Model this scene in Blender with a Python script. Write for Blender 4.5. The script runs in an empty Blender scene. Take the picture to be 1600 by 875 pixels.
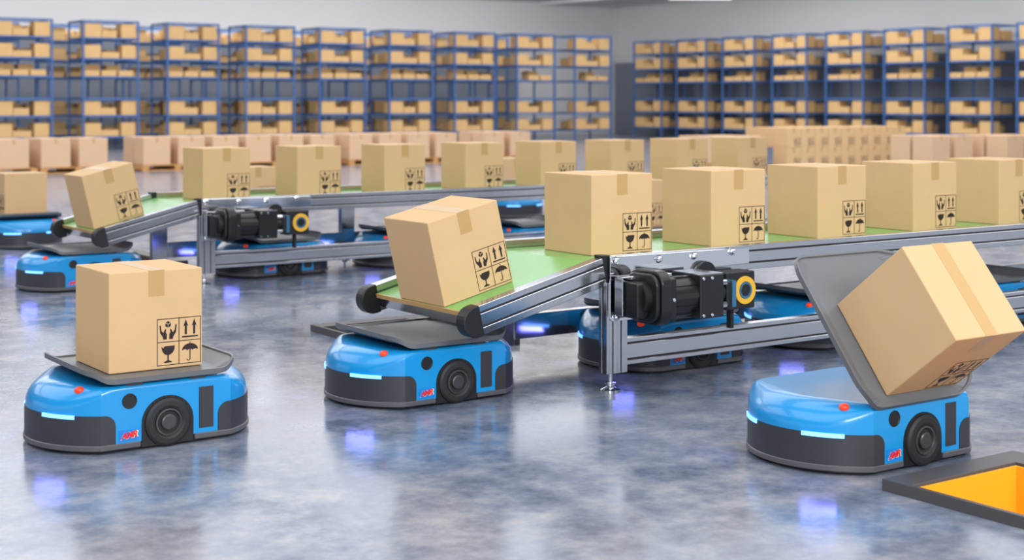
import bpy, bmesh, math, random
from mathutils import Vector, Matrix

# ------------------------------------------------------------------ camera, world, lights, exposure
scene = bpy.context.scene
COL = scene.collection
PI = math.pi
YAW = 0.61116            # camera heading: 35 degrees to the right of +Y
F_PX, CY = 2321.57, 155.95
EYE = 1.374
cam_data = bpy.data.cameras.new('camera')
cam = bpy.data.objects.new('camera', cam_data)
COL.objects.link(cam)
cam.location = (0, 0, EYE)
cam.rotation_euler = (PI / 2, 0, -YAW)
cam_data.sensor_width = 36
cam_data.lens = F_PX * 36 / 1600
cam_data.shift_y = -(437.5 - CY) / 1600
cam_data.clip_end = 300
cam_data.dof.use_dof = True
cam_data.dof.focus_distance = 6.3
cam_data.dof.aperture_fstop = 2.7
scene.camera = cam

world = bpy.data.worlds.new('world')
scene.world = world
world.use_nodes = True
bg = world.node_tree.nodes['Background']
bg.inputs[0].default_value = (0.86, 0.91, 1.0, 1)
bg.inputs[1].default_value = 0.85

def area(name, loc, size, power, rot=(0, 0, 0), col=(1, 1, 1), spread=PI):
    l = bpy.data.lights.new(name, 'AREA')
    l.shape = 'RECTANGLE'; l.size, l.size_y = size
    l.energy = power; l.color = col; l.spread = spread
    o = bpy.data.objects.new(name, l); COL.objects.link(o)
    o.location = loc; o.rotation_euler = rot
    return o
CEIL = 5.15
for x in (-2, 6, 14, 22, 30):
    for y in (4, 12, 20, 28, 36):
        if (x, y) in ((-2, 28), (-2, 36), (30, 4)): continue
        area('ceiling_lamp', (x, y, CEIL - 0.12), (6.6, 6.6), 235 if y < 24 else 280)
# added fill lights tilted at the back and right walls, not real fittings
for x, e in ((6, 195), (15, 190), (24, 195)):
    area('wall_fill', (x, 42.3, CEIL - 0.16), (9, 0.3), e, rot=(math.radians(58), 0, 0))
for y in (24, 34):
    area('wall_fill', (33.6, y, CEIL - 0.16), (0.3, 9), 110, rot=(0, -math.radians(58), 0))
area('wall_fill', (31.0, 41.3, CEIL - 0.14), (5, 0.25), 110, rot=(math.radians(60), 0, -0.6))
# added fill lights, behind the viewer and mid-hall, aimed forwards to brighten boxes
for x in (-4, 4):
    area('front_fill', (x, -4.5, CEIL - 0.5), (5, 2.5), 780, rot=(math.radians(52), 0, -0.35))
for x in (4, 14, 24):
    area('front_fill', (x, 17.0, CEIL - 0.3), (5, 1.5), 340 if x < 20 else 150, rot=(math.radians(58), 0, 0))

scene.view_settings.view_transform = 'Standard'
scene.view_settings.look = 'None'
scene.view_settings.gamma = 1
scene.view_settings.exposure = 0.1
scene.view_settings.use_curve_mapping = False

# ------------------------------------------------------------------ materials
def srgb(r, g, b):
    return tuple(((c / 255) / 12.92 if c / 255 <= 0.04045 else ((c / 255 + 0.055) / 1.055) ** 2.4) for c in (r, g, b))

def mat(name, col, rough=0.5, metal=0.0, spec=0.5, noise=0.0, scale=20, bump=0.0, coat=0.0, emit=None, estr=0, stretch=None, rvar=0.0):
    m = bpy.data.materials.new(name); m.use_nodes = True
    nt = m.node_tree; b = nt.nodes['Principled BSDF']
    b.inputs['Base Color'].default_value = (*col, 1)
    b.inputs['Roughness'].default_value = rough
    b.inputs['Metallic'].default_value = metal
    b.inputs['Specular IOR Level'].default_value = spec
    b.inputs['Coat Weight'].default_value = coat
    b.inputs['Coat Roughness'].default_value = 0.08
    if emit:
        b.inputs['Emission Color'].default_value = (*emit, 1)
        b.inputs['Emission Strength'].default_value = estr
    if noise or bump or rvar:
        tc = nt.nodes.new('ShaderNodeTexCoord'); mp = nt.nodes.new('ShaderNodeMapping')
        nt.links.new(tc.outputs['Object'], mp.inputs[0])
        if stretch: mp.inputs['Scale'].default_value = stretch
        nz = nt.nodes.new('ShaderNodeTexNoise'); nz.inputs['Scale'].default_value = scale
        nz.inputs['Detail'].default_value = 5
        nt.links.new(mp.outputs[0], nz.inputs[0])
        if noise:
            mx = nt.nodes.new('ShaderNodeMix'); mx.data_type = 'RGBA'
            mx.inputs[6].default_value = (*[c * (1 - noise) for c in col], 1)
            mx.inputs[7].default_value = (*[min(1, c * (1 + noise)) for c in col], 1)
            nt.links.new(nz.outputs[0], mx.inputs[0]); nt.links.new(mx.outputs[2], b.inputs['Base Color'])
        if rvar:
            mr = nt.nodes.new('ShaderNodeMapRange')
            mr.inputs[3].default_value = rough - rvar; mr.inputs[4].default_value = rough + rvar
            nt.links.new(nz.outputs[0], mr.inputs[0]); nt.links.new(mr.outputs[0], b.inputs['Roughness'])
        if bump:
            bp = nt.nodes.new('ShaderNodeBump'); bp.inputs['Strength'].default_value = bump
            bp.inputs['Distance'].default_value = 0.002
            nt.links.new(nz.outputs[0], bp.inputs['Height']); nt.links.new(bp.outputs[0], b.inputs['Normal'])
    return m

M = {}
M['card'] = mat('cardboard', srgb(205, 171, 127), 0.75, noise=0.05, scale=6, bump=0.15, spec=0.2)
M['card_shelf'] = mat('cardboard_shelf', srgb(222, 182, 126), 0.8, noise=0.10, scale=2.5, spec=0.2)
M['card_pink'] = mat('cardboard_pinkish', srgb(206, 172, 140), 0.75, noise=0.05, scale=3, spec=0.2)
M['tape'] = mat('brown_tape', srgb(186, 150, 96), 0.35, noise=0.03, scale=30)
M['ink'] = mat('label_ink', srgb(34, 16, 14), 0.6)
M['blue'] = mat('robot_blue', srgb(12, 140, 205), 0.28, coat=0.5, noise=0.02, scale=3)
M['dark'] = mat('bumper_dark', srgb(50, 50, 55), 0.42, noise=0.04, scale=30)
M['skirt'] = mat('skirt_grey', srgb(82, 81, 84), 0.35)
M['black'] = mat('black_plastic', srgb(20, 21, 23), 0.45, noise=0.05, scale=40)
M['blackm'] = mat('black_motor', srgb(22, 24, 25), 0.32, noise=0.05, scale=60, bump=0.1)
M['rubber'] = mat('tyre_rubber', srgb(27, 28, 30), 0.6, noise=0.1, scale=50, bump=0.3)
M['hub'] = mat('hub_grey', srgb(66, 68, 70), 0.35, metal=0.3)
M['tray'] = mat('tray_grey', srgb(96, 98, 101), 0.38, noise=0.03, scale=12)
M['red'] = mat('red_knob', srgb(235, 60, 30), 0.35, emit=(1, 0.08, 0.02), estr=0.25)
M['redflat'] = mat('decal_red', srgb(215, 30, 38), 0.4)
M['cream'] = mat('decal_cream', srgb(240, 215, 170), 0.4)
M['decalblue'] = mat('decal_blue', srgb(16, 122, 206), 0.4)
M['led'] = mat('light_bar', (0.25, 0.7, 1.0), 0.3, emit=(0.10, 0.30, 1.0), estr=2.2)
M['alu'] = mat('brushed_aluminium', (0.58, 0.59, 0.62), 0.15, metal=0.95, noise=0.05, scale=8, stretch=(0.4, 30, 30), rvar=0.05)
M['roller'] = mat('nose_steel', (0.60, 0.61, 0.63), 0.16, metal=1.0)
M['chrome'] = mat('chrome', (0.8, 0.81, 0.83), 0.08, metal=1.0)
M['groove'] = mat('groove_black', srgb(28, 28, 32), 0.5)
M['belt'] = mat('belt_green', srgb(112, 172, 92), 0.24, noise=0.04, scale=8, spec=0.6)
M['yellow'] = mat('ring_yellow', srgb(222, 172, 50), 0.4)
M['steelblue'] = mat('bearing_blue', srgb(70, 120, 150), 0.3, metal=0.5)
M['rack'] = mat('rack_blue', srgb(66, 108, 168), 0.45, noise=0.04, scale=4)
M['shelf'] = mat('rack_shelf_deck', srgb(58, 84, 134), 0.55, noise=0.05, scale=4)
M['wood'] = mat('pallet_wood', srgb(190, 140, 84), 0.8, noise=0.12, scale=12, stretch=(1, 8, 8))
M['frame'] = mat('bin_frame_grey', srgb(72, 70, 71), 0.45, noise=0.05, scale=20)
M['orange'] = mat('chute_orange', srgb(244, 170, 28), 0.5, noise=0.04, scale=5)
M['wall'] = mat('wall_paint', srgb(205, 205, 207), 0.8, noise=0.02, scale=0.5)
M['dado'] = mat('wall_dado', srgb(120, 126, 138), 0.7, noise=0.04, scale=0.6)
M['ceil'] = mat('ceiling_paint', srgb(222, 222, 225), 0.85, noise=0.02, scale=0.5)
M['lamp'] = mat('lamp_diffuser', (0.9, 0.9, 0.92), 0.4, emit=(1, 1, 1), estr=0.6)

def floor_material():
    m = bpy.data.materials.new('polished_concrete'); m.use_nodes = True
    nt = m.node_tree; N = nt.nodes; L = nt.links; b = N['Principled BSDF']
    tc = N.new('ShaderNodeTexCoord')
    def nz(scale, detail, dist=0.0, rough=0.6):
        n = N.new('ShaderNodeTexNoise'); n.inputs['Scale'].default_value = scale
        n.inputs['Detail'].default_value = detail; n.inputs['Distortion'].default_value = dist
        n.inputs['Roughness'].default_value = rough
        L.new(tc.outputs['Object'], n.inputs[0]); return n
    a = nz(4.2, 10, 0.0, 0.72); c = nz(0.7, 6, 0.0, 0.6); f = nz(22, 5, 0.0)
    def ramp(n, pts):
        r = N.new('ShaderNodeValToRGB'); e = r.color_ramp.elements
        e[0].position, e[0].color = pts[0][0], (*pts[0][1], 1)
        e[1].position, e[1].color = pts[-1][0], (*pts[-1][1], 1)
        for p, cc in pts[1:-1]:
            x = e.new(p); x.color = (*cc, 1)
        L.new(n.outputs[0], r.inputs[0]); return r
    r1 = ramp(a, [(0.34, srgb(94, 104, 126)), (0.48, srgb(126, 133, 149)), (0.56, srgb(146, 149, 159)), (0.68, srgb(168, 166, 166))])
    r2 = ramp(c, [(0.35, (0.70, 0.76, 0.84)), (0.65, (1.0, 1.0, 1.0))])
    r3 = ramp(f, [(0.3, (0.84, 0.84, 0.84)), (0.7, (1.0, 1.0, 1.0))])
    def mul(x, y):
        k = N.new('ShaderNodeMix'); k.data_type = 'RGBA'; k.blend_type = 'MULTIPLY'; k.inputs[0].default_value = 1
        L.new(x, k.inputs[6]); L.new(y, k.inputs[7]); return k.outputs[2]
    col = mul(mul(r1.outputs[0], r2.outputs[0]), r3.outputs[0])
    L.new(col, b.inputs['Base Color'])
    mr = N.new('ShaderNodeMapRange'); mr.inputs[1].default_value = 0.35; mr.inputs[2].default_value = 0.65
    mr.inputs[3].default_value = 0.12; mr.inputs[4].default_value = 0.24
    L.new(a.outputs[0], mr.inputs[0]); L.new(mr.outputs[0], b.inputs['Roughness'])
    b.inputs['Specular IOR Level'].default_value = 0.6
    bp = N.new('ShaderNodeBump'); bp.inputs['Strength'].default_value = 0.04; bp.inputs['Distance'].default_value = 0.01
    L.new(a.outputs[0], bp.inputs['Height']); L.new(bp.outputs[0], b.inputs['Normal'])
    return m
M['floor'] = floor_material()

# ------------------------------------------------------------------ mesh helpers
def box(bm, x0, x1, y0, y1, z0, z1, mtx=None, mi=0):
    vs = [bm.verts.new((x, y, z)) for x in (x0, x1) for y in (y0, y1) for z in (z0, z1)]
    if mtx is not None:
        for v in vs: v.co = mtx @ v.co
    for f in ((0, 1, 3, 2), (4, 6, 7, 5), (0, 4, 5, 1), (2, 3, 7, 6), (0, 2, 6, 4), (1, 5, 7, 3)):
        fc = bm.faces.new([vs[i] for i in f]); fc.material_index = mi
    return vs

def prism(bm, pts, axis, a, b, mtx=None, mi=0, smooth=False):
    """pts: outline in the plane across `axis`; axis x -> (y,z), y -> (x,z), z -> (x,y)"""
    def mk(p, t):
        c = {'x': (t, p[0], p[1]), 'y': (p[0], t, p[1]), 'z': (p[0], p[1], t)}[axis]
        v = Vector(c)
        return bm.verts.new(mtx @ v if mtx is not None else v)
    A = [mk(p, a) for p in pts]; B = [mk(p, b) for p in pts]
    n = len(pts)
    f1 = bm.faces.new(A); f2 = bm.faces.new(B[::-1]); f1.material_index = f2.material_index = mi
    for i in range(n):
        f = bm.faces.new((A[i], B[i], B[(i + 1) % n], A[(i + 1) % n])); f.material_index = mi; f.smooth = smooth

def circle(cx, cy, r, n=32, a0=0, a1=2 * PI, ry=None):
    ry = ry or r
    full = abs(a1 - a0 - 2 * PI) < 1e-6
    k = n if full else n + 1
    return [(cx + r * math.cos(a0 + (a1 - a0) * i / n), cy + ry * math.sin(a0 + (a1 - a0) * i / n)) for i in range(k)]

def lathe(bm, prof, origin, axis, n=32, mi=0, caps=True):
    """prof: list of (t, r) along axis through origin"""
    rings = []
    for t, r in prof:
        ring = []
        for i in range(n):
            a = 2 * PI * i / n; c, s = r * math.cos(a), r * math.sin(a)
            p = {'x': (t, c, s), 'y': (c, t, s), 'z': (c, s, t)}[axis]
            ring.append(bm.verts.new(Vector(origin) + Vector(p)))
        rings.append(ring)
    for A, B in zip(rings, rings[1:]):
        for i in range(n):
            f = bm.faces.new((A[i], A[(i + 1) % n], B[(i + 1) % n], B[i])); f.smooth = True; f.material_index = mi
    if caps:
        for R in (rings[0], rings[-1]):
            f = bm.faces.new(R); f.material_index = mi

def obj(name, bm, mats, parent=None, bevel=0.0, seg=2, loc=None, rot=None, auto=None):
    bmesh.ops.recalc_face_normals(bm, faces=bm.faces)
    for e in bm.edges:
        if len(e.link_faces) != 2 or e.calc_face_angle(0) > 0.42: e.smooth = False
    me = bpy.data.meshes.new(name); bm.to_mesh(me); bm.free()
    for m in (mats if isinstance(mats, (list, tuple)) else [mats]):
        me.materials.append(M[m] if isinstance(m, str) else m)
    o = bpy.data.objects.new(name, me); COL.objects.link(o)
    if parent: o.parent = parent
    if loc: o.location = loc
    if rot: o.rotation_euler = rot
    if bevel:
        md = o.modifiers.new('bevel', 'BEVEL'); md.width = bevel; md.segments = seg
        md.limit_method = 'ANGLE'; md.angle_limit = math.radians(40)
    return o

def empty(name, loc=(0, 0, 0), rotz=0.0):
    o = bpy.data.objects.new(name, None); COL.objects.link(o)
    o.location = loc; o.rotation_euler = (0, 0, rotz); o.empty_display_size = 0.1
    return o

def tag(o, label, cat, group=None, kind=None):
    o['label'] = label
    if cat: o['category'] = cat
    if group: o['group'] = group
    if kind: o['kind'] = kind
    return o

def struct(o):
    o['kind'] = 'structure'
    return o

def copy_tree(o, parent=None):
    c = o.copy(); COL.objects.link(c)
    if parent is not None: c.parent = parent
    for ch in list(o.children): copy_tree(ch, c)
    return c

ORD = ['first', 'second', 'third', 'fourth', 'fifth', 'sixth', 'seventh', 'eighth', 'ninth', 'tenth', 'eleventh', 'twelfth']

# ------------------------------------------------------------------ the hall
WX, WY = 37.8, 46.7      # right wall, back wall
X0, Y0 = -24.0, -12.0
# chutes sunk in the floor: outer frame rectangles (x0, x1, y0, y1)
CH = [(4.065, 4.805, 2.28, 3.535), (4.08, 4.82, 6.80, 7.91), (4.14, 4.88, 11.65, 12.77)]
def chute_hole(c): return (c[0] + 0.02, c[1] - 0.15, c[2] + 0.12, c[3] - 0.12)
bm = bmesh.new()
xs = sorted({X0, WX} | {v for c in CH for v in chute_hole(c)[:2]})
ys = sorted({Y0, WY} | {v for c in CH for v in chute_hole(c)[2:]})
def in_hole(x, y):
    return any(h[0] < x < h[1] and h[2] < y < h[3] for h in map(chute_hole, CH))
gv = {}
def V(x, y):
    if (x, y) not in gv: gv[(x, y)] = bm.verts.new((x, y, 0))
    return gv[(x, y)]
for i in range(len(xs) - 1):
    for j in range(len(ys) - 1):
        if in_hole((xs[i] + xs[i + 1]) / 2, (ys[j] + ys[j + 1]) / 2): continue
        bm.faces.new((V(xs[i], ys[j]), V(xs[i + 1], ys[j]), V(xs[i + 1], ys[j + 1]), V(xs[i], ys[j + 1])))
struct(obj('floor', bm, 'floor'))
DADO = 2.85
bm = bmesh.new(); box(bm, X0, WX + 0.2, WY, WY + 0.2, 0, CEIL + 0.1)
struct(obj('wall_back', bm, 'wall'))
bm = bmesh.new(); box(bm, WX, WX + 0.2, Y0, WY, 0, CEIL + 0.1)
struct(obj('wall_right', bm, 'wall'))
bm = bmesh.new(); box(bm, WX - 0.03, WX, Y0, WY - 0.03, 0.0, DADO)
struct(obj('trim_1', bm, 'dado'))
bm = bmesh.new(); box(bm, X0, 33.0, WY - 0.03, WY, 0.0, 3.3)
struct(obj('trim_2', bm, 'dado'))
bm = bmesh.new(); box(bm, X0, WX + 0.2, Y0, WY + 0.2, CEIL, CEIL + 0.1)
for x in range(-20, 37, 6):      # shallow ceiling beams
    box(bm, x, x + 0.3, Y0, WY, CEIL - 0.10, CEIL)
struct(obj('ceiling', bm, 'ceil'))

# ------------------------------------------------------------------ cardboard box with tape and handling marks
W, H = 0.394, 0.400

def label_mesh():
    bm = bmesh.new()
    x0, x1, z0, z1 = 0.506 * W, 0.984 * W, 0.012, 0.012 + 0.190
    t = 0.0030; T0, T1 = -0.0008, 0.0
    def bar(a, b, c, d): box(bm, a, b, T0, T1, c, d)
    xm, zm = (x0 + x1) / 2, (z0 + z1) / 2
    for a in (x0, xm - t / 2, x1 - t): bar(a, a + t, z0, z1)
    for c in (z0, zm - t / 2, z1 - t): bar(x0, x1, c, c + t)
    cw, chh = (x1 - x0) / 2, (z1 - z0) / 2
    def poly(cell, pts):
        ox, oz = x0 + cw * cell[0], z0 + chh * cell[1]
        prism(bm, [(ox + cw * (0.5 + 1.08 * (p[0] - 0.5)), oz + chh * (0.5 + 1.08 * (p[1] - 0.5))) for p in pts], 'y', T0, T1)
    # upward arrows
    for s in (0.32, 0.68):
        poly((1, 1), [(s - 0.045, 0.27), (s + 0.045, 0.27), (s + 0.045, 0.62), (s + 0.10, 0.60), (s, 0.87), (s - 0.10, 0.60), (s - 0.045, 0.62)])
    poly((1, 1), [(0.16, 0.15), (0.84, 0.15), (0.84, 0.21), (0.16, 0.21)])
    # wine glass with a chipped rim
    bowl = [(0.22, 0.80), (0.30, 0.72), (0.36, 0.80), (0.78, 0.80), (0.77, 0.66), (0.70, 0.53), (0.60, 0.46), (0.53, 0.44),
            (0.53, 0.24), (0.66, 0.18), (0.66, 0.14), (0.34, 0.14), (0.34, 0.18), (0.47, 0.24), (0.47, 0.44), (0.38, 0.47), (0.30, 0.54), (0.25, 0.64)]
    poly((0, 0), bowl)
    # umbrella
    can = [(0.5 + 0.34 * math.cos(a), 0.56 + 0.27 * math.sin(a)) for a in [PI * i / 16 for i in range(17)]]
    can += [(0.5 - 0.34 + 0.68 * (i / 12), 0.56 - 0.0 + 0.045 * abs(math.sin(PI * 3 * i / 12))) for i in range(1, 12)]
    poly((1, 0), can)
    poly((1, 0), [(0.48, 0.22), (0.52, 0.22), (0.52, 0.60), (0.48, 0.60)])
    hook = [(0.44 + 0.08 * math.cos(a), 0.22 + 0.08 * math.sin(a)) for a in [-PI * i / 8 for i in range(9)]]
    hook += [(0.44 + 0.045 * math.cos(a), 0.22 + 0.045 * math.sin(a)) for a in [-PI + PI * i / 8 for i in range(9)]]
    poly((1, 0), hook)
    poly((1, 0), [(0.485, 0.80), (0.515, 0.80), (0.515, 0.90), (0.485, 0.90)])
    # two hands holding a cube
    hand = [(0.14, 0.70), (0.19, 0.71), (0.22, 0.50), (0.30, 0.40), (0.36, 0.52), (0.41, 0.56), (0.42, 0.50), (0.40, 0.42), (0.45, 0.34), (0.45, 0.14), (0.30, 0.14), (0.28, 0.24), (0.17, 0.40)]
    poly((0, 1), hand)
    poly((0, 1), [(1 - p[0], p[1]) for p in hand][::-1])
    for pts in ([(0.40, 0.80), (0.50, 0.86), (0.60, 0.80), (0.50, 0.745)], [(0.385, 0.78), (0.49, 0.72), (0.49, 0.60), (0.385, 0.66)], [(0.615, 0.78), (0.51, 0.72), (0.51, 0.60), (0.615, 0.66)]):
        poly((0, 1), pts)
    return bm

def make_box():
    bm = bmesh.new(); box(bm, 0, W, 0, W, 0, H)
    # the two top flaps meet under the tape
    body = obj('cardboard_box', bm, 'card', bevel=0.004, seg=2)
    bm = bmesh.new(); tx0, tx1, e = 0.415 * W, 0.585 * W, 0.0009
    box(bm, tx0, tx1, -e, W + e, H, H + e)
    box(bm, tx0, tx1, -e, 0, H - 0.104, H)
    box(bm, tx0, tx1, W, W + e, H - 0.104, H)
    obj('packing_tape', bm, 'tape', body)
    l = obj('handling_label', label_mesh(), 'ink', body)
    l['label'] = 'dark printed handling symbols in a grid of four squares'
    return body

BOX0 = make_box(); box_used = [False]
def place_box(loc, label, group=None, rot=(0, 0, 0), cat='cardboard box', centre=False):
    if not box_used[0]: o = BOX0; box_used[0] = True
    else: o = copy_tree(BOX0)
    R = Matrix.LocRotScale(Vector((0, 0, 0)), __import__('mathutils').Euler(rot, 'XYZ'), None)
    p = Vector(loc)
    if centre: p = p - R @ Vector((W / 2, W / 2, 0))
    o.location = p; o.rotation_euler = rot
    tag(o, label, cat, group)
    return o

# ------------------------------------------------------------------ robot
HL, HW = 0.45, 0.316
def half_arc(n=14):
    cx, r = 0.0844, 0.3656
    a0 = math.atan2(0.316, 0.27 - cx)
    return [(cx + r * math.cos(a0 * (1 - 2 * i / (2 * n))), r * math.sin(a0 * (1 - 2 * i / (2 * n)))) for i in range(2 * n + 1)]
def outline():
    """closed ring of (x,y), counter-clockwise from front right"""
    R = half_arc()                    # +x end, from +y to -y
    pts = list(R)
    side = [-0.0 + 0.27 - 0.54 * i / 12 for i in range(1, 12)]
    pts += [(x, -HW) for x in side]
    pts += [(-p[0], -p[1]) for p in R]
    pts += [(-x, HW) for x in side]
    return pts
OUT = outline()
NO = len(OUT)
def normals(pts):
    res = []
    n = len(pts)
    for i in range(n):
        a, b = Vector(pts[i - 1]), Vector(pts[(i + 1) % n])
        t = (b - a).normalized(); nn = Vector((t.y, -t.x))
        if nn.dot(Vector(pts[i])) < 0: nn = -nn
        res.append(nn)
    return res
NRM = normals(OUT)
def off(i, d): return Vector(OUT[i]) + NRM[i] * d
def sm(a, b, x):
    t = max(0, min(1, (x - a) / (b - a))); return t * t * (3 - 2 * t)
TOPZ = 0.258
def shell():
    bm = bmesh.new(); rings = []
    rings.append([bm.verts.new((*off(i, 0), 0.034)) for i in range(NO)])
    for k in range(0, 9):
        ph = PI / 2 * k / 8; ring = []
        for i in range(NO):
            w = sm(0.20, 0.42, abs(OUT[i][0]))
            rv, rh = 0.018 + 0.080 * w, 0.016 + 0.095 * w
            z = TOPZ - rv * (1 - math.sin(ph)); d = -rh * (1 - math.cos(ph))
            ring.append(bm.verts.new((*off(i, d), z)))
        rings.append(ring)
    for A, B in zip(rings, rings[1:]):
        for i in range(NO):
            f = bm.faces.new((A[i], A[(i + 1) % NO], B[(i + 1) % NO], B[i])); f.smooth = True
    bm.faces.new(rings[-1]); bm.faces.new(rings[0][::-1])
    return bm
def idx_run(sign):
    """indices of the outline at the end with x*sign > 0.2 plus a little of the side"""
    if sign > 0: return [i % NO for i in range(NO - 2, NO + 29 + 2)]
    s = 29 + 11
    return [i % NO for i in range(s - 2, s + 29 + 2)]
def bumper(sign):
    """curved dark panel round one end, its upper corners rounded on the flat sides"""
    bm = bmesh.new(); run = idx_run(sign); e = 0.0035
    xe = 0.213
    P = []
    for i in run:
        p = off(i, 0)
        if abs(p.x) < xe: continue
        P.append((p, NRM[i]))
    first = Vector((sign * xe, math.copysign(HW, P[0][0].y))); last = Vector((sign * xe, math.copysign(HW, P[-1][0].y)))
    def sidecol(q):
        cols = []
        for k in range(6):
            a = PI / 2 * k / 5; r = 0.045
            cols.append((Vector((q.x + sign * r * (1 - math.cos(a)), q.y)), Vector((0, math.copysign(1, q.y))), 0.150 - r * (1 - math.sin(a))))
        return cols
    cols = sidecol(first) + [(p, n, 0.150) for p, n in P if abs(p.x) > xe + 0.046] + sidecol(last)[::-1]
    A, B, C, D = [], [], [], []
    for p, n, zt in cols:
        q = p + n * e; r = p - n * 0.002
        A.append(bm.verts.new((q.x, q.y, 0.034))); B.append(bm.verts.new((q.x, q.y, zt)))
        C.append(bm.verts.new((r.x, r.y, zt))); D.append(bm.verts.new((r.x, r.y, 0.034)))
    for i in range(len(cols) - 1):
        for X, Y in ((A, B), (B, C), (C, D), (D, A)):
            f = bm.faces.new((X[i], X[i + 1], Y[i + 1], Y[i]))
            f.smooth = X is A
    for k in (0, -1): bm.faces.new((A[k], B[k], C[k], D[k]))
    return bm
def strip(sign, ya, yb, z0, z1, e0, e1):
    """a thin strip following the curved end between two widths"""
    bm = bmesh.new(); cx, r = 0.0844, 0.3656; n = 10
    rings = []
    for k in range(n + 1):
        y = ya + (yb - ya) * k / n
        def P(e, z):
            rr = r + e; yy = y * rr / r
            return bm.verts.new((sign * (cx + math.sqrt(max(0, rr * rr - yy * yy))), yy, z))
        rings.append([P(e1, z0), P(e1, z1), P(e0, z1), P(e0, z0)])
    for A, B in zip(rings, rings[1:]):
        for j in range(4):
            bm.faces.new((A[j], A[(j + 1) % 4], B[(j + 1) % 4], B[j]))
    bm.faces.new(rings[0]); bm.faces.new(rings[-1])
    return bm

def tray_mesh():
    bm = bmesh.new()
    hx, hy, R = 0.315, 0.330, 0.11
    def rr(hx, hy, R):
        pts = []
        for cx, cy, a in ((hx - R, hy - R, 0), (-hx + R, hy - R, PI / 2), (-hx + R, -hy + R, PI), (hx - R, -hy + R, 1.5 * PI)):
            for k in range(9):
                t = a + PI / 2 * k / 8; pts.append((cx + R * math.cos(t), cy + R * math.sin(t)))
        # straight stretches get extra points so that the lips can rise
        out = []
        for i, p in enumerate(pts):
            out.append(p); q = pts[(i + 1) % len(pts)]
            if (Vector(p) - Vector(q)).length > 0.1:
                for s in (0.06, 0.12, 0.5, 0.88, 0.94): out.append((p[0] + (q[0] - p[0]) * s, p[1] + (q[1] - p[1]) * s))
        return out
    o, i1, i2 = rr(hx, hy, R), rr(hx - 0.008, hy - 0.008, R - 0.006), rr(hx - 0.075, hy - 0.03, R - 0.03)
    lip = lambda p: 0.034 * sm(0.235, 0.315, abs(p[0]))
    rim = 0.006
    r_bo = [bm.verts.new((p[0] * 0.93, p[1] * 0.96, -0.020 + lip(p) * 0.8)) for p in o]
    r_o0 = [bm.verts.new((*p, -0.014 + lip(p))) for p in o]
    r_o1 = [bm.verts.new((*p, rim + lip(p))) for p in o]
    r_i1 = [bm.verts.new((*p, rim + lip(p))) for p in i1]
    r_i2 = [bm.verts.new((*p, -0.001 + lip(p))) for p in rr(hx - 0.010, hy - 0.011, R - 0.006)]
    r_in = [bm.verts.new((*p, 0.0)) for p in i2]
    rings = [r_bo, r_o0, r_o1, r_i1, r_i2, r_in]; n = len(o)
    for A, B in zip(rings, rings[1:]):
        for k in range(n): bm.faces.new((A[k], A[(k + 1) % n], B[(k + 1) % n], B[k]))
    bm.faces.new(r_in)
    r_bc = [bm.verts.new((p[0] * 0.8, p[1] * 0.85, -0.020)) for p in i2]
    for k in range(n): bm.faces.new((r_bc[k], r_bc[(k + 1) % n], r_bo[(k + 1) % n], r_bo[k]))
    bm.faces.new(r_bc)
    return bm

def text_bm(body, size, depth, shear=0.35):
    cu = bpy.data.curves.new('t', 'FONT'); cu.body = body; cu.size = size; cu.extrude = depth; cu.shear = shear
    cu.align_x = 'CENTER'; cu.align_y = 'CENTER'; cu.space_character = 0.9; cu.offset = 0.0012
    cu.resolution_u = 3
    t = bpy.data.objects.new('t', cu); COL.objects.link(t)
    dg = bpy.context.evaluated_depsgraph_get(); dg.update()
    me = bpy.data.meshes.new_from_object(t.evaluated_get(dg))
    b = bmesh.new(); b.from_mesh(me)
    bpy.data.objects.remove(t); bpy.data.curves.remove(cu); bpy.data.meshes.remove(me)
    return b

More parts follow.
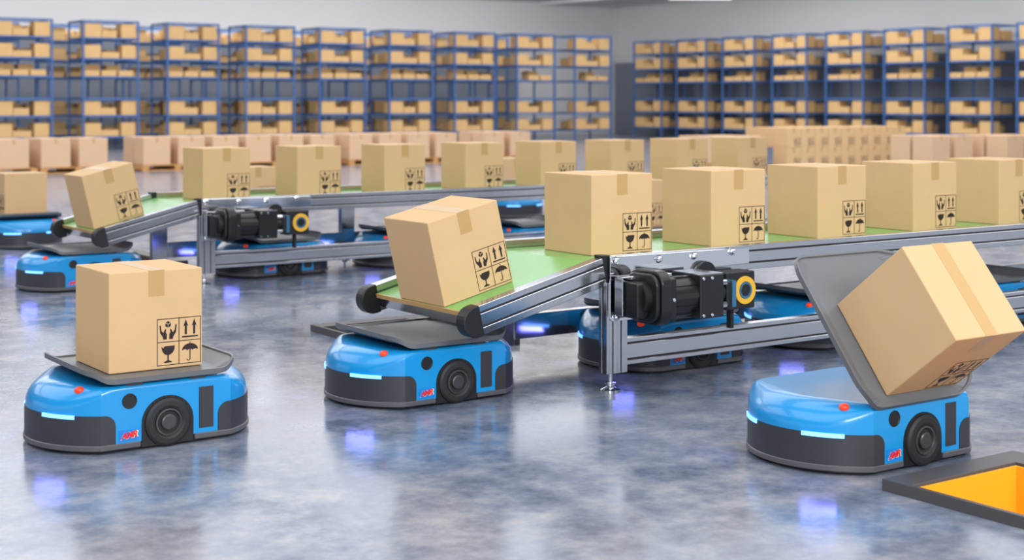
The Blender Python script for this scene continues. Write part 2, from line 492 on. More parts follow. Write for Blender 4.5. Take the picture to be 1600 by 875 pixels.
def make_robot():
    root = empty('transport_robot')
    obj('body_shell', shell(), 'blue', root)
    # skirt: grey ledge with a gap at the wheels, dark underside
    bm = bmesh.new()
    for sg in (1, -1):
        seq = [i % NO for i in (range(NO - 4, NO + 29 + 4) if sg > 0 else range(40 - 4, 40 + 29 + 4))]
        pts = [off(i, 0.008) for i in seq]
        pts[0] = Vector((sg * 0.112, pts[0].y)); pts[-1] = Vector((sg * 0.112, pts[-1].y))
        prism(bm, [(p.x, p.y) for p in pts], 'z', 0.014, 0.036)
    obj('skirt', bm, 'skirt', root, bevel=0.003, seg=1)
    bm = bmesh.new(); prism(bm, [tuple(off(i, -0.012)) for i in range(NO)], 'z', 0.006, 0.034)
    obj('chassis', bm, 'black', root)
    for sg in (-1, 1):
        b = obj('bumper', bumper(sg), 'dark', root)
        if sg < 0:
            for ya, yb in ((-0.25, -0.115), (0.115, 0.25)):
                l = obj('light_bar', strip(sg, ya, yb, 0.137, 0.152, 0.001, 0.006), 'led', b)
                l['label'] = 'glowing pale blue light bar'
                # blue beam thrown by the bar onto the floor ahead
                sy = 1 if ya > 0 else -1
                lt = bpy.data.lights.new('light_bar_beam', 'AREA'); lt.shape = 'RECTANGLE'; lt.size, lt.size_y = 0.13, 0.03
                lt.energy = 0.11; lt.color = (0.16, 0.16, 1.0); lt.spread = math.radians(150)
                lo = bpy.data.objects.new('light_bar_beam', lt); COL.objects.link(lo); lo.parent = b
                src = Vector((-0.432, sy * 0.197, 0.128)); tgt = Vector((-0.78, sy * 0.46, -0.06))
                lo.location = src; lo.rotation_euler = (tgt - src).to_track_quat('-Z', 'Y').to_euler()
    for sg in (-1, 1):
        y = sg * HW
        def Y(a, b): return (min(y + sg * a, y + sg * b), max(y + sg * a, y + sg * b))
        # wheel arch and wheel
        bm = bmesh.new()
        arch = [(-0.108, 0.010), (-0.108, 0.10)] + [(0.108 * math.cos(a), 0.100 + 0.103 * math.sin(a)) for a in [PI - PI * k / 20 for k in range(1, 20)]] + [(0.108, 0.10), (0.108, 0.010)]
        a, b = Y(-0.01, 0.002); prism(bm, arch, 'y', a, b)
        obj('wheel_arch', bm, 'black', root)
        bm = bmesh.new()
        prof = [(-0.06, 0.05), (-0.05, 0.090), (-0.035, 0.097), (0.0, 0.0975), (0.010, 0.094), (0.016, 0.084), (0.017, 0.066), (0.013, 0.056), (0.006, 0.053)]
        lathe(bm, [(y + sg * t, r) for t, r in prof], (0, 0, 0.0985), 'y', 40)
        wh = obj('wheel', bm, 'rubber', root)
        bm = bmesh.new()
        lathe(bm, [(y + sg * t, r) for t, r in [(0.004, 0.056), (0.0165, 0.054), (0.0175, 0.048), (0.012, 0.044), (0.004, 0.042)]], (0, 0, 0.0985), 'y', 36, caps=False)
        lathe(bm, [(y + sg * t, r) for t, r in [(0.002, 0.031), (0.017, 0.031), (0.020, 0.026), (0.020, 0.004)]], (0, 0, 0.0985), 'y', 30)
        obj('hub_cap', bm, 'hub', wh)
        # round sensor port
        bm = bmesh.new(); lathe(bm, [(y, 0.030), (y + sg * 0.003, 0.030), (y + sg * 0.0035, 0.026), (y + sg * 0.0015, 0.024)], (-0.157, 0, 0.197), 'y', 28)
        obj('sensor_port', bm, 'black', root)
        # tall slot panel
        bm = bmesh.new(); a, b = Y(-0.002, 0.0025); box(bm, 0.132, 0.194, a, b, 0.055, 0.220)
        obj('side_grille', bm, 'dark', root, bevel=0.001, seg=1)
        # red knob on the shoulder
        if sg < 0:
            bm = bmesh.new(); bmesh.ops.create_uvsphere(bm, u_segments=20, v_segments=10, radius=1, matrix=Matrix.Translation((-0.324, -0.224, 0.243)) @ Matrix.Diagonal((0.020, 0.020, 0.015, 1)))
            for f in bm.faces: f.smooth = True
            obj('indicator_lamp', bm, 'red', root)
        # decal
        R = Matrix.Translation((-0.160, y + sg * 0.0012, 0.064)) @ (Matrix.Rotation(0 if sg < 0 else PI, 4, 'Z')) @ Matrix.Rotation(PI / 2, 4, 'X')
        bm = bmesh.new(); box(bm, -0.040, 0.040, -0.022, 0.022, -0.001, 0.0004, mtx=R)
        d = obj('logo_decal', bm, 'decalblue', root)
        for nm, mt, sc, dz, dx in (('logo_outline', 'cream', 0.036, 0.0012, 0.0015), ('logo_lettering', 'redflat', 0.033, 0.0020, 0.0)):
            tb = text_bm('AMR', sc, 0.0004)
            Q = R @ Matrix.Translation((dx, -dx * 0.6, dz)) @ Matrix.Rotation(0.10, 4, 'Z')
            bmesh.ops.transform(tb, matrix=Q, verts=tb.verts)
            obj(nm, tb, mt, d)
    # deck pads and tray hinge
    for x in (-0.13, 0.13):
        bm = bmesh.new(); box(bm, x - 0.035, x + 0.035, -0.310, -0.275, 0.250, 0.268)
        obj('hinge', bm, 'dark', root, bevel=0.004, seg=1)
    t = obj('tilt_tray', tray_mesh(), 'tray', root, loc=(0, 0, 0.284))
    t['label'] = 'grey dished load tray'
    return root

ROBOT0 = make_robot(); robot_used = [False]
def place_robot(x, y, label, rz=0, tray=None, group=None, name=None):
    if not robot_used[0]: o = ROBOT0; robot_used[0] = True
    else: o = copy_tree(ROBOT0)
    o.location = (x, y, 0); o.rotation_euler = (0, 0, rz)
    if tray:
        for ch in o.children:
            if ch.name.startswith('tilt_tray'):
                ch.location = tray[0]; ch.rotation_euler = tray[1]
    tag(o, label, 'robot', group)
    return o

ROB_GROUP = 'blue transport robots'
cL = (2.264, 5.928); cM = (3.655, 5.972); cT = (4.461, 3.999)
TB = 0.9069
# left robot, its box
place_robot(*cL, 'blue delivery robot at front left, box riding flat on its tray', group=ROB_GROUP)
place_box((2.067, 5.731, 0.2862), 'cardboard box on the tray of the front left robot', 'boxes carried by robots')
# middle robot
place_robot(*cM, 'blue delivery robot with empty tray under the front conveyor ramp end', group=ROB_GROUP)
# right robot with its tray tipped: hinge along the front edge of the tray
ey = Vector((0, math.cos(TB), math.sin(TB))); nz = Vector((0, -math.sin(TB), math.cos(TB)))
boxT = Vector((4.2652, 3.6863, EYE - 1.0903))
bc = boxT + Vector((0.197, 0, 0)) + ey * 0.197          # box base centre on the tray plane
tc_ = bc + ey * 0.09 - nz * 0.0025
rT = place_robot(*cT, 'blue delivery robot at front right with its tray tipped steeply upright', group=ROB_GROUP,
                 tray=((tc_.x - cT[0] - 0.03, tc_.y - cT[1], tc_.z), (TB, 0, 0)))
place_box(boxT, 'cardboard box sliding off the tipped tray of the front right robot', 'boxes carried by robots', rot=(TB, 0, 0))
bm = bmesh.new()   # lifting strut behind the tipped tray
p0 = Vector((0.16, 0.02, TOPZ - 0.01)); p1 = Vector((tc_.x - cT[0] + 0.16, tc_.y - cT[1], tc_.z)) - nz * 0.012
dv = p1 - p0
lathe(bm, [(0, 0.022), (dv.length * 0.55, 0.022), (dv.length * 0.56, 0.012), (dv.length, 0.012)], (0, 0, 0), 'z', 16)
q = dv.to_track_quat('Z', 'Y').to_matrix().to_4x4()
bmesh.ops.transform(bm, matrix=Matrix.Translation(p0) @ q, verts=bm.verts)
obj('lift_strut', bm, 'hub', rT)

# ------------------------------------------------------------------ conveyor
BELT = 0.600
YN, YF = 5.46, 6.37      # outer-front faces of near and far rails
RT = 0.06                # rail thickness
RAIL_T, RAIL_B = 0.641, 0.518
XJ, XE = 4.37, 10.2      # joint with the ramp, far end
def rail(bm, x0, x1, y0, z0, z1, th=RT, g=(0.27, 0.75), mtx=None, outer=-1):
    """aluminium extrusion with two dark slots on its outer (and top) face"""
    h = z1 - z0; yo = y0 if outer < 0 else y0 + th; s = 1 if outer < 0 else -1
    gw, gd = 0.0045, 0.008
    pts = [(yo, z0)]
    for k in g:
        z = z0 + h * k
        pts += [(yo, z - gw), (yo + s * gd, z - gw), (yo + s * gd, z + gw), (yo, z + gw)]
    pts += [(yo, z1), (yo + s * th, z1), (yo + s * th, z0)]
    prism(bm, pts, 'x', x0, x1, mtx=mtx)
def slot_dark(bm, x0, x1, y0, z0, z1, th=RT, g=(0.27, 0.75), mtx=None, outer=-1):
    h = z1 - z0; yo = y0 if outer < 0 else y0 + th; s = 1 if outer < 0 else -1
    for k in g:
        z = z0 + h * k; a, b = sorted((yo + s * 0.0065, yo + s * 0.0078))
        box(bm, x0 + 0.001, x1 - 0.001, a, b, z - 0.0044, z + 0.0044, mtx=mtx)

# ramp frame: origin at the joint, running down towards -x
ANG = math.radians(13.6)
RLEN = 0.755
RM = Matrix.Translation((XJ, 0, BELT)) @ Matrix.Rotation(-ANG, 4, 'Y')     # local -x runs down the ramp
def make_conveyor():
    root = empty('belt_conveyor', (XJ, YN, 0))
    base = Matrix.Translation((-XJ, -YN, 0))
    def add(name, bm, mats, parent=None, bevel=0.0, seg=1):
        bmesh.ops.transform(bm, matrix=base, verts=bm.verts)
        return obj(name, bm, mats, parent or root, bevel=bevel, seg=seg)
    for y, o in ((YN, -1), (YF, 1)):
        bm = bmesh.new(); rail(bm, XJ + 0.02, XE, y, RAIL_B, RAIL_T, outer=o)
        r = add('side_rail', bm, 'alu', bevel=0.002)
        bm = bmesh.new(); slot_dark(bm, XJ + 0.02, XE, y, RAIL_B, RAIL_T, outer=o); add('rail_slots', bm, 'groove', r)
        # ramp rail: z from -0.088 to +0.033 about the belt plane
        bm = bmesh.new(); rail(bm, -RLEN, -0.012, y, -0.095, 0.036, outer=o, mtx=RM)
        r = add('ramp_rail', bm, 'alu', bevel=0.002)
        bm = bmesh.new(); slot_dark(bm, -RLEN, -0.012, y, -0.095, 0.036, outer=o, mtx=RM); add('rail_slots', bm, 'groove', r)
        # rounded black end cap
        bm = bmesh.new()
        cap = [(-RLEN + 0.02, 0.040), (-RLEN - 0.010, 0.040)] + [(-RLEN - 0.010 - 0.068 * math.sin(a), -0.0295 + 0.0695 * math.cos(a)) for a in [PI * k / 14 for k in range(1, 14)]] + [(-RLEN - 0.010, -0.099), (-RLEN + 0.02, -0.099)]
        prism(bm, cap, 'y', y - 0.004, y + RT + 0.004, mtx=RM)
        add('end_cap', bm, 'black', bevel=0.006, seg=3)
        # black joint plate between ramp and level rail
        bm = bmesh.new(); prism(bm, [(XJ - 0.030, RAIL_T + 0.002), (XJ + 0.018, RAIL_T + 0.002), (XJ + 0.018, RAIL_B - 0.01), (XJ - 0.004, RAIL_B - 0.01)], 'y', y - 0.002, y + RT + 0.002)
        add('joint_plate', bm, 'black', bevel=0.002)
        # lower beam
        bm = bmesh.new(); rail(bm, XJ + 0.115, XE, y, 0.117, 0.243, outer=o, g=(0.2, 0.8))
        r = add('lower_beam', bm, 'alu', bevel=0.002)
        bm = bmesh.new(); slot_dark(bm, XJ + 0.115, XE, y, 0.117, 0.243, outer=o, g=(0.2, 0.8)); add('rail_slots', bm, 'groove', r)
        # legs
        for lx in ([XJ - 0.01] if o < 0 else [XJ - 0.01, 6.05]) + [9.6]:
            bm = bmesh.new(); x0, x1 = lx, lx + 0.125
            yo = y - 0.012 if o < 0 else y + RT + 0.012; s = 1 if o < 0 else -1
            top = RAIL_B - 0.004 if lx < 9 else RAIL_B
            pts = [(x0, yo)]
            for gx in (0.30, 0.70):
                g0 = x0 + 0.125 * gx
                pts += [(g0 - 0.004, yo), (g0 - 0.004, yo + s * 0.008), (g0 + 0.004, yo + s * 0.008), (g0 + 0.004, yo)]
            pts += [(x1, yo), (x1, yo + s * 0.062), (x0, yo + s * 0.062), (x0, yo + s * 0.040), (x0 + 0.008, yo + s * 0.040), (x0 + 0.008, yo + s * 0.026), (x0, yo + s * 0.026)]
            prism(bm, pts, 'z', 0.085, top)
            lg = add('leg', bm, 'alu', bevel=0.0015)
            bm = bmesh.new()
            for gx in (0.30, 0.70):
                g0 = x0 + 0.125 * gx; a, b = sorted((yo + s * 0.0065, yo + s * 0.0078)); box(bm, g0 - 0.0039, g0 + 0.0039, a, b, 0.086, top - 0.001)
            a, b = sorted((yo + s * 0.0262, yo + s * 0.0398)); box(bm, x0 + 0.0065, x0 + 0.0078, a, b, 0.086, top - 0.001)
            add('leg_slots', bm, 'groove', lg)
            bm = bmesh.new(); c = (x0 + 0.045, yo + s * 0.031, 0)
            lathe(bm, [(0.0, 0.047), (0.008, 0.047), (0.014, 0.036), (0.022, 0.018), (0.030, 0.018), (0.031, 0.026), (0.040, 0.026), (0.041, 0.011), (0.092, 0.011)], c, 'z', 24)
            add('levelling_foot', bm, 'chrome', lg)
    # belt: level part, ramp part, its thickness
    yb0, yb1 = YN + RT + 0.02, YF - 0.02
    bm = bmesh.new(); box(bm, XJ, XE, yb0, yb1, BELT - 0.012, BELT); box(bm, -RLEN + 0.005, 0, yb0, yb1, -0.012, 0, mtx=RM)
    add('belt', bm, 'belt')
    bm = bmesh.new(); box(bm, XJ + 0.1, XE, yb0 - 0.02, yb1 + 0.02, BELT - 0.060, BELT - 0.014)
    box(bm, -RLEN + 0.08, -0.02, yb0 - 0.02, yb1 + 0.02, -0.060, -0.014, mtx=RM)
    add('belt_bed', bm, 'alu')
    # end roller
    bm = bmesh.new(); e0 = -RLEN + 0.002      # nose plate below the end of the belt
    prism(bm, [(e0, -0.013), (e0 + 0.030, -0.013), (e0 + 0.045, -0.074), (e0 + 0.020, -0.074)], 'y', yb0 - 0.02, yb1 + 0.02, mtx=RM)
    add('nose_plate', bm, 'roller')
    bm = bmesh.new(); box(bm, e0 - 0.004, e0 + 0.004, yb0, yb1, -0.020, 0.0008, mtx=RM)
    add('belt_edge', bm, 'tape')
    # cover plate with bolts on the near side, carrying the drive
    bm = bmesh.new()
    pl = [(XJ + 0.004, RAIL_T - 0.004), (XJ + 0.004, 0.345), (XJ + 0.016, 0.333), (XJ + 0.19, 0.333), (XJ + 0.17, 0.375), (XJ + 0.13, 0.39), (XJ + 0.13, 0.545), (XJ + 0.90, 0.550), (XJ + 0.90, RAIL_T - 0.010), (XJ + 0.02, RAIL_T - 0.003)]
    prism(bm, pl, 'y', YN - 0.020, YN - 0.012)
    cp = add('cover_plate', bm, 'chrome', bevel=0.002)
    for bx, bz in ((0.035, 0.618), (0.30, 0.610), (0.525, 0.612), (0.78, 0.617), (0.040, 0.355)):
        bm = bmesh.new(); lathe(bm, [(YN - 0.012, 0.020), (YN - 0.022, 0.020), (YN - 0.024, 0.014), (YN - 0.034, 0.014), (YN - 0.038, 0.009)], (XJ + bx, 0, bz), 'y', 14)
        add('bolt', bm, 'chrome', cp)
    # ---- drive motor
    yc, zc = 5.300, 0.448
    def rsq(h, r, n=5, cy0=0.0, cz0=0.0):
        pts = []
        for cy_, cz_, a in ((h - r, h - r, 0), (-h + r, h - r, PI / 2), (-h + r, -h + r, PI), (h - r, -h + r, 1.5 * PI)):
            for k in range(n + 1):
                t = a + PI / 2 * k / n; pts.append((yc + cy0 + cy_ + r * math.cos(t), zc + cz0 + cz_ + r * math.sin(t)))
        return pts
    bm = bmesh.new()  # bent mounting bracket: end strip, top strip, back
    box(bm, XJ - 0.004, XJ + 0.004, YN - 0.120, YN - 0.06, 0.370, 0.545)
    box(bm, XJ - 0.004, XJ + 0.30, YN - 0.120, YN - 0.075, 0.545, 0.552); box(bm, XJ + 0.05, XJ + 0.30, YN - 0.120, YN - 0.022, 0.535, 0.545)
    add('motor_bracket', bm, 'alu', bevel=0.003)
    bm = bmesh.new(); prism(bm, rsq(0.082, 0.015, 5, 0.03), 'x', XJ + 0.010, XJ + 0.075)
    mt = add('motor', bm, 'blackm', bevel=0.004)
    bm = bmesh.new(); prism(bm, rsq(0.112, 0.06, 10, 0, 0.01), 'x', XJ + 0.075, XJ + 0.098); prism(bm, rsq(0.126, 0.07, 10, 0, 0.01), 'x', XJ + 0.098, XJ + 0.160)
    add('fan_cowl', bm, 'blackm', mt, bevel=0.007, seg=3)
    bm = bmesh.new(); lathe(bm, [(XJ + 0.04, 0.066), (XJ + 0.044, 0.075), (XJ + 0.080, 0.075)], (0, yc - 0.01, zc + 0.01), 'x', 36)
    add('cowl_disc', bm, 'black', mt)
    bm = bmesh.new(); prism(bm, rsq(0.100, 0.012, 3), 'x', XJ + 0.160, XJ + 0.205)
    add('motor_flange', bm, 'blackm', mt, bevel=0.003)
    bm = bmesh.new(); lathe(bm, [(XJ + 0.205, 0.092), (XJ + 0.352, 0.092)], (0, yc, zc), 'x', 40)
    for k in range(10):
        a = 2 * PI * k / 10 + 0.2; Rm = Matrix.Translation((0, yc, zc)) @ Matrix.Rotation(a, 4, 'X')
        box(bm, XJ + 0.207, XJ + 0.350, -0.010, 0.010, 0.085, 0.097, mtx=Rm)
    add('motor_barrel', bm, 'blackm', mt)
    bm = bmesh.new(); prism(bm, rsq(0.103, 0.006, 2), 'x', XJ + 0.352, XJ + 0.500)
    gb = add('gearbox', bm, 'blackm', bevel=0.004)
    bm = bmesh.new(); box(bm, XJ + 0.352, XJ + 0.497, yc - 0.098, yc + 0.098, zc + 0.103, zc + 0.107)
    add('gearbox_lid', bm, 'alu', gb)
    for x in (XJ + 0.366, XJ + 0.420):
        for z in (zc - 0.088, zc + 0.086):
            bm = bmesh.new(); lathe(bm, [(yc - 0.103, 0.008), (yc - 0.112, 0.007)], (x, 0, z), 'y', 10); add('screw', bm, 'chrome', gb)
    bm = bmesh.new(); lathe(bm, [(yc - 0.100, 0.009), (yc - 0.109, 0.008)], (XJ + 0.185, 0, zc), 'y', 10); add('screw', bm, 'chrome', gb)
    bm = bmesh.new(); lathe(bm, [(XJ + 0.50, 0.05), (XJ + 0.565, 0.05)], (0, yc, zc), 'x', 24); prism(bm, rsq(0.062, 0.01, 3, 0.008, -0.008), 'x', XJ + 0.565, XJ + 0.594)
    add('output_flange', bm, 'black', gb, bevel=0.003)
    bm = bmesh.new(); box(bm, XJ + 0.594, XJ + 0.620, yc - 0.060, yc + 0.03, zc - 0.070, zc + 0.056)
    add('flange_plate', bm, 'steelblue', gb)
    for z in (zc - 0.055, zc + 0.05):
        bm = bmesh.new(); lathe(bm, [(XJ + 0.52, 0.014), (XJ + 0.560, 0.014), (XJ + 0.564, 0.006)], (0, yc - 0.05, z), 'x', 10); add('flange_bolt', bm, 'chrome', gb)
    bm = bmesh.new(); yq = yc + 0.02; zq = zc - 0.008
    box(bm, XJ + 0.632, XJ + 0.822, yq, YN - 0.022, zq - 0.091, zq + 0.091)
    hb = add('bearing_housing', bm, 'black', bevel=0.006, seg=2)
    cxh = XJ + 0.752
    bm = bmesh.new(); lathe(bm, [(yq - 0.001, 0.069), (yq - 0.008, 0.068), (yq - 0.008, 0.043), (yq - 0.002, 0.041)], (cxh, 0, zq), 'y', 40)
    rg = add('bearing_ring', bm, 'yellow', hb); rg['label'] = 'yellow bearing ring'
    bm = bmesh.new(); lathe(bm, [(yq - 0.002, 0.043), (yq - 0.010, 0.041), (yq - 0.010, 0.031), (yq - 0.004, 0.031)], (cxh, 0, zq), 'y', 30)
    add('bearing_race', bm, 'steelblue', hb)
    bm = bmesh.new(); lathe(bm, [(yq - 0.001, 0.030), (yq - 0.006, 0.028), (yq - 0.006, 0.006)], (cxh, 0, zq), 'y', 24)
    add('drive_shaft', bm, 'blackm', hb)
    bm = bmesh.new(); box(bm, XJ + 0.735, XJ + 0.755, YN - 0.06, YN - 0.03, 0.243, zq - 0.091)
    add('support_post', bm, 'black', hb)
    bm = bmesh.new(); lathe(bm, [(YN - 0.022, 0.062), (YN - 0.030, 0.064), (YN - 0.050, 0.062)], (XJ + 0.585, 0, 0.520), 'y', 28)
    add('drive_pulley', bm, 'black')
    return root
CONV = make_conveyor()
tag(CONV, 'front belt conveyor with green belt, aluminium frame and black drive motor', 'conveyor', 'belt conveyors')
OFF = Vector((0.05, 4.865, 0))
c2 = copy_tree(CONV); c2.location = CONV.location + OFF
tag(c2, 'rear belt conveyor, farther behind the front one, with its own drive motor', 'conveyor', 'belt conveyors')

# boxes on the front conveyor
for k in range(5):
    place_box((4.5437 + 0.8 * k, 5.7997, BELT + 0.0005), '%s cardboard box from the left on the level belt of the front conveyor' % ORD[k], 'boxes on the front conveyor')
for k in range(8):
    place_box((4.586 + 0.8 * k, 10.665, BELT + 0.0005), '%s cardboard box from the left on the level belt of the rear conveyor' % ORD[k], 'boxes on the rear conveyor')
# boxes on the ramps
SA = -ANG
def ramp_pt(x, y, dz=0.0):
    t = (x - XJ) / math.cos(ANG); v = RM @ Vector((t, 0, dz)); return Vector((v.x, y, v.z))
s0 = ramp_pt(3.644, 5.7375, 0.001)
place_box(s0, 'tilted cardboard box on the sloping ramp of the front conveyor', 'boxes on the conveyor ramps', rot=(0, SA, 0))
place_box(s0 + OFF + Vector((0.02, 0, 0.005)), 'tilted cardboard box on the sloping ramp of the rear conveyor', 'boxes on the conveyor ramps', rot=(0, SA, 0))

# robots running under the conveyors
UG = 'blue robots passing under the conveyors'
for k, (x, lab) in enumerate(((5.155, 'blue robot under the front conveyor behind its drive motor'), (6.36, 'blue robot under the front conveyor to the right of the drive motor'), (7.62, 'blue robot under the front conveyor at the right edge, behind the tipped box'))):
    place_robot(x, 5.985, lab, group=UG)
for k, (x, lab) in enumerate(((5.225, 'blue robot under the rear conveyor behind its drive motor'), (6.47, 'blue robot under the rear conveyor, second from the left'), (7.70, 'blue robot under the rear conveyor, third from the left'))):
    place_robot(x, 10.80, lab, group=UG)
place_robot(3.655 + 0.03, 5.972 + 4.85, 'blue robot with empty tray under the rear conveyor ramp end', group=ROB_GROUP)
# robots with boxes farther back
place_robot(4.25, 14.18, 'blue robot at far left edge facing us, carrying a box turned sideways', rz=PI / 2, group=ROB_GROUP)
place_box((4.25, 14.18, 0.2862), 'cardboard box on the robot at the far left edge of the picture', 'boxes carried by robots', rot=(0, 0, -PI / 2), centre=True)
for x, y, where in ((6.586, 14.11, 'behind the first gap between boxes on the rear conveyor'), (10.07, 14.47, 'behind the fourth gap of the rear conveyor'), (8.23, 9.92, 'between the two conveyors')):
    place_robot(x, y, 'blue robot carrying a box ' + where, rz=PI / 2 if y > 12 else 0, group=ROB_GROUP)
    place_box((x, y, 0.2862), 'cardboard box riding on a robot ' + where, 'boxes carried by robots', centre=True)

# ------------------------------------------------------------------ floor chutes
def make_chute(c, label, low=0.030):
    x0, x1, y0, y1 = c; h = chute_hole(c)
    root = empty('drop_chute', (x0, y0, 0))
    B = Matrix.Translation((-x0, -y0, 0))
    bm = bmesh.new(); z = 0.041
    o = [(x0, y0), (x1, y0), (x1, y1), (x0, y1)]; i = [(h[0], h[2]), (h[1], h[2]), (h[1], h[3]), (h[0], h[3])]
    rings = [[bm.verts.new((*p, 0.0)) for p in o], [bm.verts.new((*p, z)) for p in o], [bm.verts.new((*p, z)) for p in i], [bm.verts.new((*p, min(0.0, low))) for p in i]]
    for a in range(4):
        R, S = rings[a], rings[(a + 1) % 4]
        for k in range(4): bm.faces.new((R[k], R[(k + 1) % 4], S[(k + 1) % 4], S[k]))
    bmesh.ops.transform(bm, matrix=B, verts=bm.verts)
    obj('rim', bm, 'frame', root, bevel=0.002, seg=1)
    bm = bmesh.new(); e = 0.002; t = 0.012; d = -0.75
    a0, a1, b0, b1 = h[0] + e, h[1] - e, h[2] + e, h[3] - e
    box(bm, a0, a0 + t, b0, b1, d, low); box(bm, a1 - t, a1, b0, b1, d, low)
    box(bm, a0 + t, a1 - t, b0, b0 + t, d, low); box(bm, a0 + t, a1 - t, b1 - t, b1, d, low)
    box(bm, a0, a1, b0, b1, d - t, d)
    bmesh.ops.transform(bm, matrix=B, verts=bm.verts)
    l = obj('liner', bm, 'orange', root); l['label'] = 'orange inner walls'
    tag(root, label, 'chute', 'floor chutes')
for c, lab in zip(CH, ('floor chute with grey rim and orange inside at the lower right corner', 'floor chute rim behind the front conveyor ramp, beside the middle robot', 'floor chute rim behind the rear conveyor ramp at far left')):
    make_chute(c, lab, 0.030 if c is CH[0] else -0.16)  # rear chutes: dark rim reaches deeper, standing in for their shaded orange liner

# ------------------------------------------------------------------ racks
LV = [0.365, 0.95, 1.43, 2.03, 2.53, 3.10]      # shelf heights
RTOP = 3.575
RWID, RDEP = 1.62, 1.22
def make_rack():
    root = empty('storage_rack')
    for x in (0, RWID - 0.06):
        for y in (0, RDEP - 0.05):
            bm = bmesh.new(); box(bm, x + (0 if x == 0 else 0.01), x + (0.05 if x == 0 else 0.06), y, y + 0.05, 0, RTOP)
            obj('upright', bm, 'rack', root)
    for z in LV:
        bm = bmesh.new(); box(bm, 0.06, RWID - 0.06, 0.0, 0.04, z - 0.055, z); box(bm, 0.06, RWID - 0.06, RDEP - 0.04, RDEP, z - 0.055, z)
        box(bm, 0.01, 0.05, 0.05, RDEP - 0.05, z - 0.06, z); box(bm, RWID - 0.05, RWID - 0.01, 0.05, RDEP - 0.05, z - 0.06, z)
        s = obj('shelf', bm, 'rack', root)
        bm = bmesh.new(); box(bm, 0.05, RWID - 0.05, 0.04, RDEP - 0.04, z - 0.025, z - 0.001)
        obj('shelf_deck', bm, 'shelf', s)
    bm = bmesh.new()
    for y in (0.0, RDEP - 0.04): box(bm, 0.06, RWID - 0.06, y, y + 0.04, RTOP - 0.05, RTOP)
    for x in (0.01, RWID - 0.05): box(bm, x, x + 0.04, 0.05, RDEP - 0.05, RTOP - 0.05, RTOP)
    obj('top_frame', bm, 'rack', root)
    return root
RACK0 = make_rack(); rack_used = [False]
# carton layout of one rack: (level, x, y, w, d, h, words)
LAY = []
for lv in (5, 1):
    LAY += [(lv, 0.08, 0.05, 0.47, 0.42, 0.38, 'tall carton at left'), (lv, 0.56, 0.06, 0.42, 0.40, 0.20, 'low carton in the middle'), (lv, 1.12, 0.05, 0.42, 0.42, 0.39, 'tall carton at right'),
            (lv, 0.48, 0.66, 0.50, 0.40, 0.32, 'carton at the back'), (lv, 1.08, 0.68, 0.42, 0.40, 0.30, 'carton at back right')]
for lv in (4, 0 + 0):
    LAY += [(lv, 0.08, 0.05, 0.46, 0.42, 0.36, 'tall carton at left'), (lv, 0.55, 0.05, 0.50, 0.44, 0.17, 'wide flat carton in the middle'), (lv, 1.13, 0.05, 0.40, 0.42, 0.37, 'tall carton at right'),
            (lv, 0.20, 0.66, 0.55, 0.42, 0.28, 'carton at back left'), (lv, 0.86, 0.70, 0.40, 0.36, 0.25, 'carton at the back')]
LAY += [(3, 0.08, 0.06, 0.42, 0.34, 0.15, 'small carton at left'), (3, 0.56, 0.06, 0.42, 0.34, 0.16, 'small carton in the middle'), (3, 1.04, 0.06, 0.42, 0.34, 0.16, 'small carton at right'),
        (3, 0.24, 0.50, 0.44, 0.36, 0.32, 'carton at back left'), (3, 0.84, 0.52, 0.40, 0.36, 0.31, 'carton at back right')]
LVN = {5: 'top', 4: 'second', 3: 'third', 1: 'fifth', 0: 'lowest'}
def carton_mesh(w, d, h):
    bm = bmesh.new(); box(bm, 0, w, 0, d, 0, h)
    bmesh.ops.recalc_face_normals(bm, faces=bm.faces)
    me = bpy.data.meshes.new('carton'); bm.to_mesh(me); bm.free(); me.materials.append(M['card_shelf']); return me
CM = {}
cartons = []    # (priority, matrix-params, label, group)
def place_rack(x, y, rz, label, row, n, pr):
    if not rack_used[0]: o = RACK0; rack_used[0] = True
    else: o = copy_tree(RACK0)
    o.location = (x, y, 0); o.rotation_euler = (0, 0, rz)
    tag(o, label, 'rack', 'blue storage racks in the ' + row)
    R = Matrix.Translation((x, y, 0)) @ Matrix.Rotation(rz, 4, 'Z')
    rnd = random.Random(int(x * 7 + y * 13))
    for lv, bx, by, w, d, h, words in LAY:
        bx2 = bx + rnd.uniform(-0.015, 0.015)
        if row == 'left row' and n >= 7 and lv == 3 and bx < 0.3: continue
        p = R @ Vector((bx2, by, LV[lv] + 0.001))
        q = pr + (3 if lv == 0 else 0) + (2 if by > 0.4 else 0) + p.length / 100
        cartons.append((q, (lv, bx, by, w, d, h), p, rz, '%s of the %s shelf, %s rack in the %s' % (words, LVN[lv], ORD[n], row), 'cartons on the ' + row + ' racks'))
y0 = 40.2
for k in range(-1, 9):
    x = 11.33 + 2.43 * k + 0.0
    if k >= 0: place_rack(x, y0 + 0.055 * 2.43 * k * 0.0, 0, 'blue steel rack full of cartons, %s from the left in the left row' % ORD[k], 'left row', k, 0)
for k in range(0, 8):   # right row, fronts facing left
    yf = 43.4 - 2.43 * k
    place_rack(36.0, yf, -PI / 2, 'blue steel rack full of cartons, %s from the corner in the right row' % ORD[k], 'right row', k, 1)
for k in range(0, 8):
    x = 10.2 + 2.43 * k + 1.0
    place_rack(x, y0 + 2.6, 0, 'blue steel rack behind the left row, %s from the left, seen through the gaps' % ORD[k], 'second row', k, 10)
for k in range(0, 7):
    x = 9.0 + 2.43 * k + 1.0
    if k < 7: pass
cartons.sort(key=lambda c: c[0])
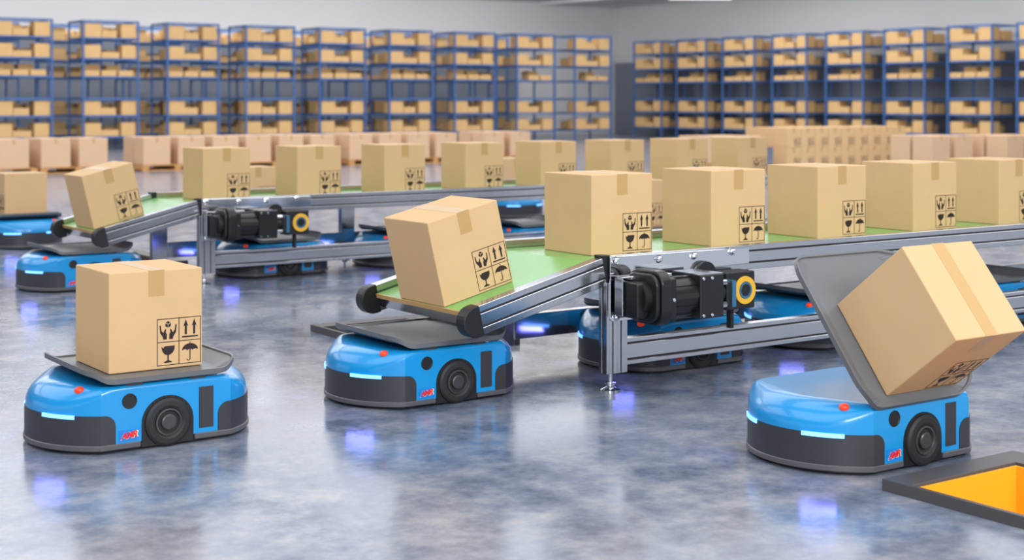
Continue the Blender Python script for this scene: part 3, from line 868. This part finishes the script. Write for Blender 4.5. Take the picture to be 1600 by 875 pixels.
for q, key, p, rz, lab, grp in cartons[:292]:
    if key not in CM: CM[key] = carton_mesh(*key[3:])
    o = bpy.data.objects.new('carton', CM[key]); COL.objects.link(o)
    o.location = p; o.rotation_euler = (0, 0, rz)
    tag(o, lab, 'carton', grp)
bm = bmesh.new()
for q, key, p, rz, lab, grp in cartons[292:]:
    box(bm, 0, key[3], 0, key[4], 0, key[5], mtx=Matrix.Translation(p) @ Matrix.Rotation(rz, 4, 'Z'))
tag(obj('distant_cartons', bm, 'card_shelf'), 'many small brown cartons filling the backs of the shelves and farther racks', 'cartons', kind='stuff')

# ------------------------------------------------------------------ goods on pallets
PW, PD = 1.42, 1.15
def make_pallet():
    root = empty('wooden_pallet')
    bm = bmesh.new()
    for i in range(7): box(bm, 0, PW, PD * i / 6.7, PD * i / 6.7 + 0.11, 0.100, 0.120)
    obj('deck_boards', bm, 'wood', root)
    for x in (0, PW / 2 - 0.06, PW - 0.12):
        bm = bmesh.new(); box(bm, x, x + 0.12, 0, PD, 0.02, 0.100); obj('stringer', bm, 'wood', root)
    bm = bmesh.new()
    for y in (0, PD / 2 - 0.05, PD - 0.1): box(bm, 0, PW, y, y + 0.1, 0, 0.02)
    obj('bottom_boards', bm, 'wood', root)
    return root
PAL0 = make_pallet(); pal_used = [False]
BW, BD, BH = 0.55, 0.50, 0.53
bm = bmesh.new(); box(bm, 0, BW, 0, BD, 0, BH)
PB = obj('bulk_carton', bm, 'card_pink', bevel=0.006, seg=1)
bm = bmesh.new(); box(bm, BW * 0.46, BW * 0.54, -0.001, BD + 0.001, BH, BH + 0.001); box(bm, BW * 0.46, BW * 0.54, -0.001, 0, BH - 0.10, BH)
obj('packing_tape', bm, 'tape', PB)
pb_used = [False]
def pallet(x, y, place, rz=0.0):
    if not pal_used[0]: o = PAL0; pal_used[0] = True
    else: o = copy_tree(PAL0)
    o.location = (x, y, 0); o.rotation_euler = (0, 0, rz)
    tag(o, 'wooden pallet ' + place, 'pallet', 'pallets in front of the racks')
    R = Matrix.Translation((x, y, 0)) @ Matrix.Rotation(rz, 4, 'Z')
    for i in range(2):
        for j in range(2):
            if not pb_used[0]: b = PB; pb_used[0] = True
            else: b = copy_tree(PB)
            p = R @ Vector((0.01 + 0.71 * i, 0.02 + 0.56 * j, 0.121)); b.location = p; b.rotation_euler = (0, 0, rz)
            tag(b, 'pale carton, %s %s, on the pallet %s' % (('front', 'rear')[j], ('left', 'right')[i], place), 'bulk carton', 'pale cartons on the pallets')
yp = 27.4
xs_p = [(7.12, 'at the far left edge'), (8.60, 'first whole one from the left'), (10.56, 'left of the first rear conveyor box'), (11.98, 'behind the first rear conveyor box'), (13.42 - 0.02, 'behind the second rear conveyor box'),
        (15.05, 'left of the third rear conveyor box'), (16.47, 'behind the fourth rear conveyor box'), (18.45, 'behind the fifth rear conveyor box')]
xs_p[2] = (10.56, xs_p[2][1]); xs_p[3] = (11.99, xs_p[3][1]); xs_p[4] = (13.43, xs_p[4][1])
for x, w in xs_p: pallet(x, yp, w)
pallet(23.75, 19.35, 'right of the stacked box block')
pallet(25.30, 18.75, 'at the far right edge of the picture')
pallet(20.0, 21.6, 'left of the stacked box block')
# block of marked boxes standing on the floor
bx, by = 21.78, 21.4
for j in range(3):
    for i in range(9):
        for k in range(2):
            if j > 0 and k == 0: continue
            place_box((bx + 0.40 * i, by + 0.40 * j, 0.4015 * k + 0.001), 'box in the marked box block, %s from the left, %s layer, %s row' % (ORD[i], ('bottom', 'top')[k], ('front', 'middle', 'back')[j]), 'marked boxes stacked in a block')

# ------------------------------------------------------------------ lamp hanging near the ceiling
lamp = empty('ceiling_lamp', (26.4, 30.35, 4.07), -YAW * 0.0)
bm = bmesh.new(); box(bm, 0, 1.72, -0.15, 0.15, 0.03, 0.10)
lamp.rotation_euler = (0, 0, -0.61)
obj('housing', bm, 'wall', lamp)
bm = bmesh.new(); box(bm, 0.03, 1.69, -0.13, 0.13, 0.0, 0.03)
obj('diffuser', bm, 'lamp', lamp)
bm = bmesh.new()
for x in (0.2, 1.5): lathe(bm, [(0.10, 0.006), (CEIL - 4.07 - 0.001, 0.006)], (x, 0, 0), 'z', 8)
obj('suspension_rod', bm, 'hub', lamp)
tag(lamp, 'white strip lamp hanging below the ceiling at top centre right', 'lamp')
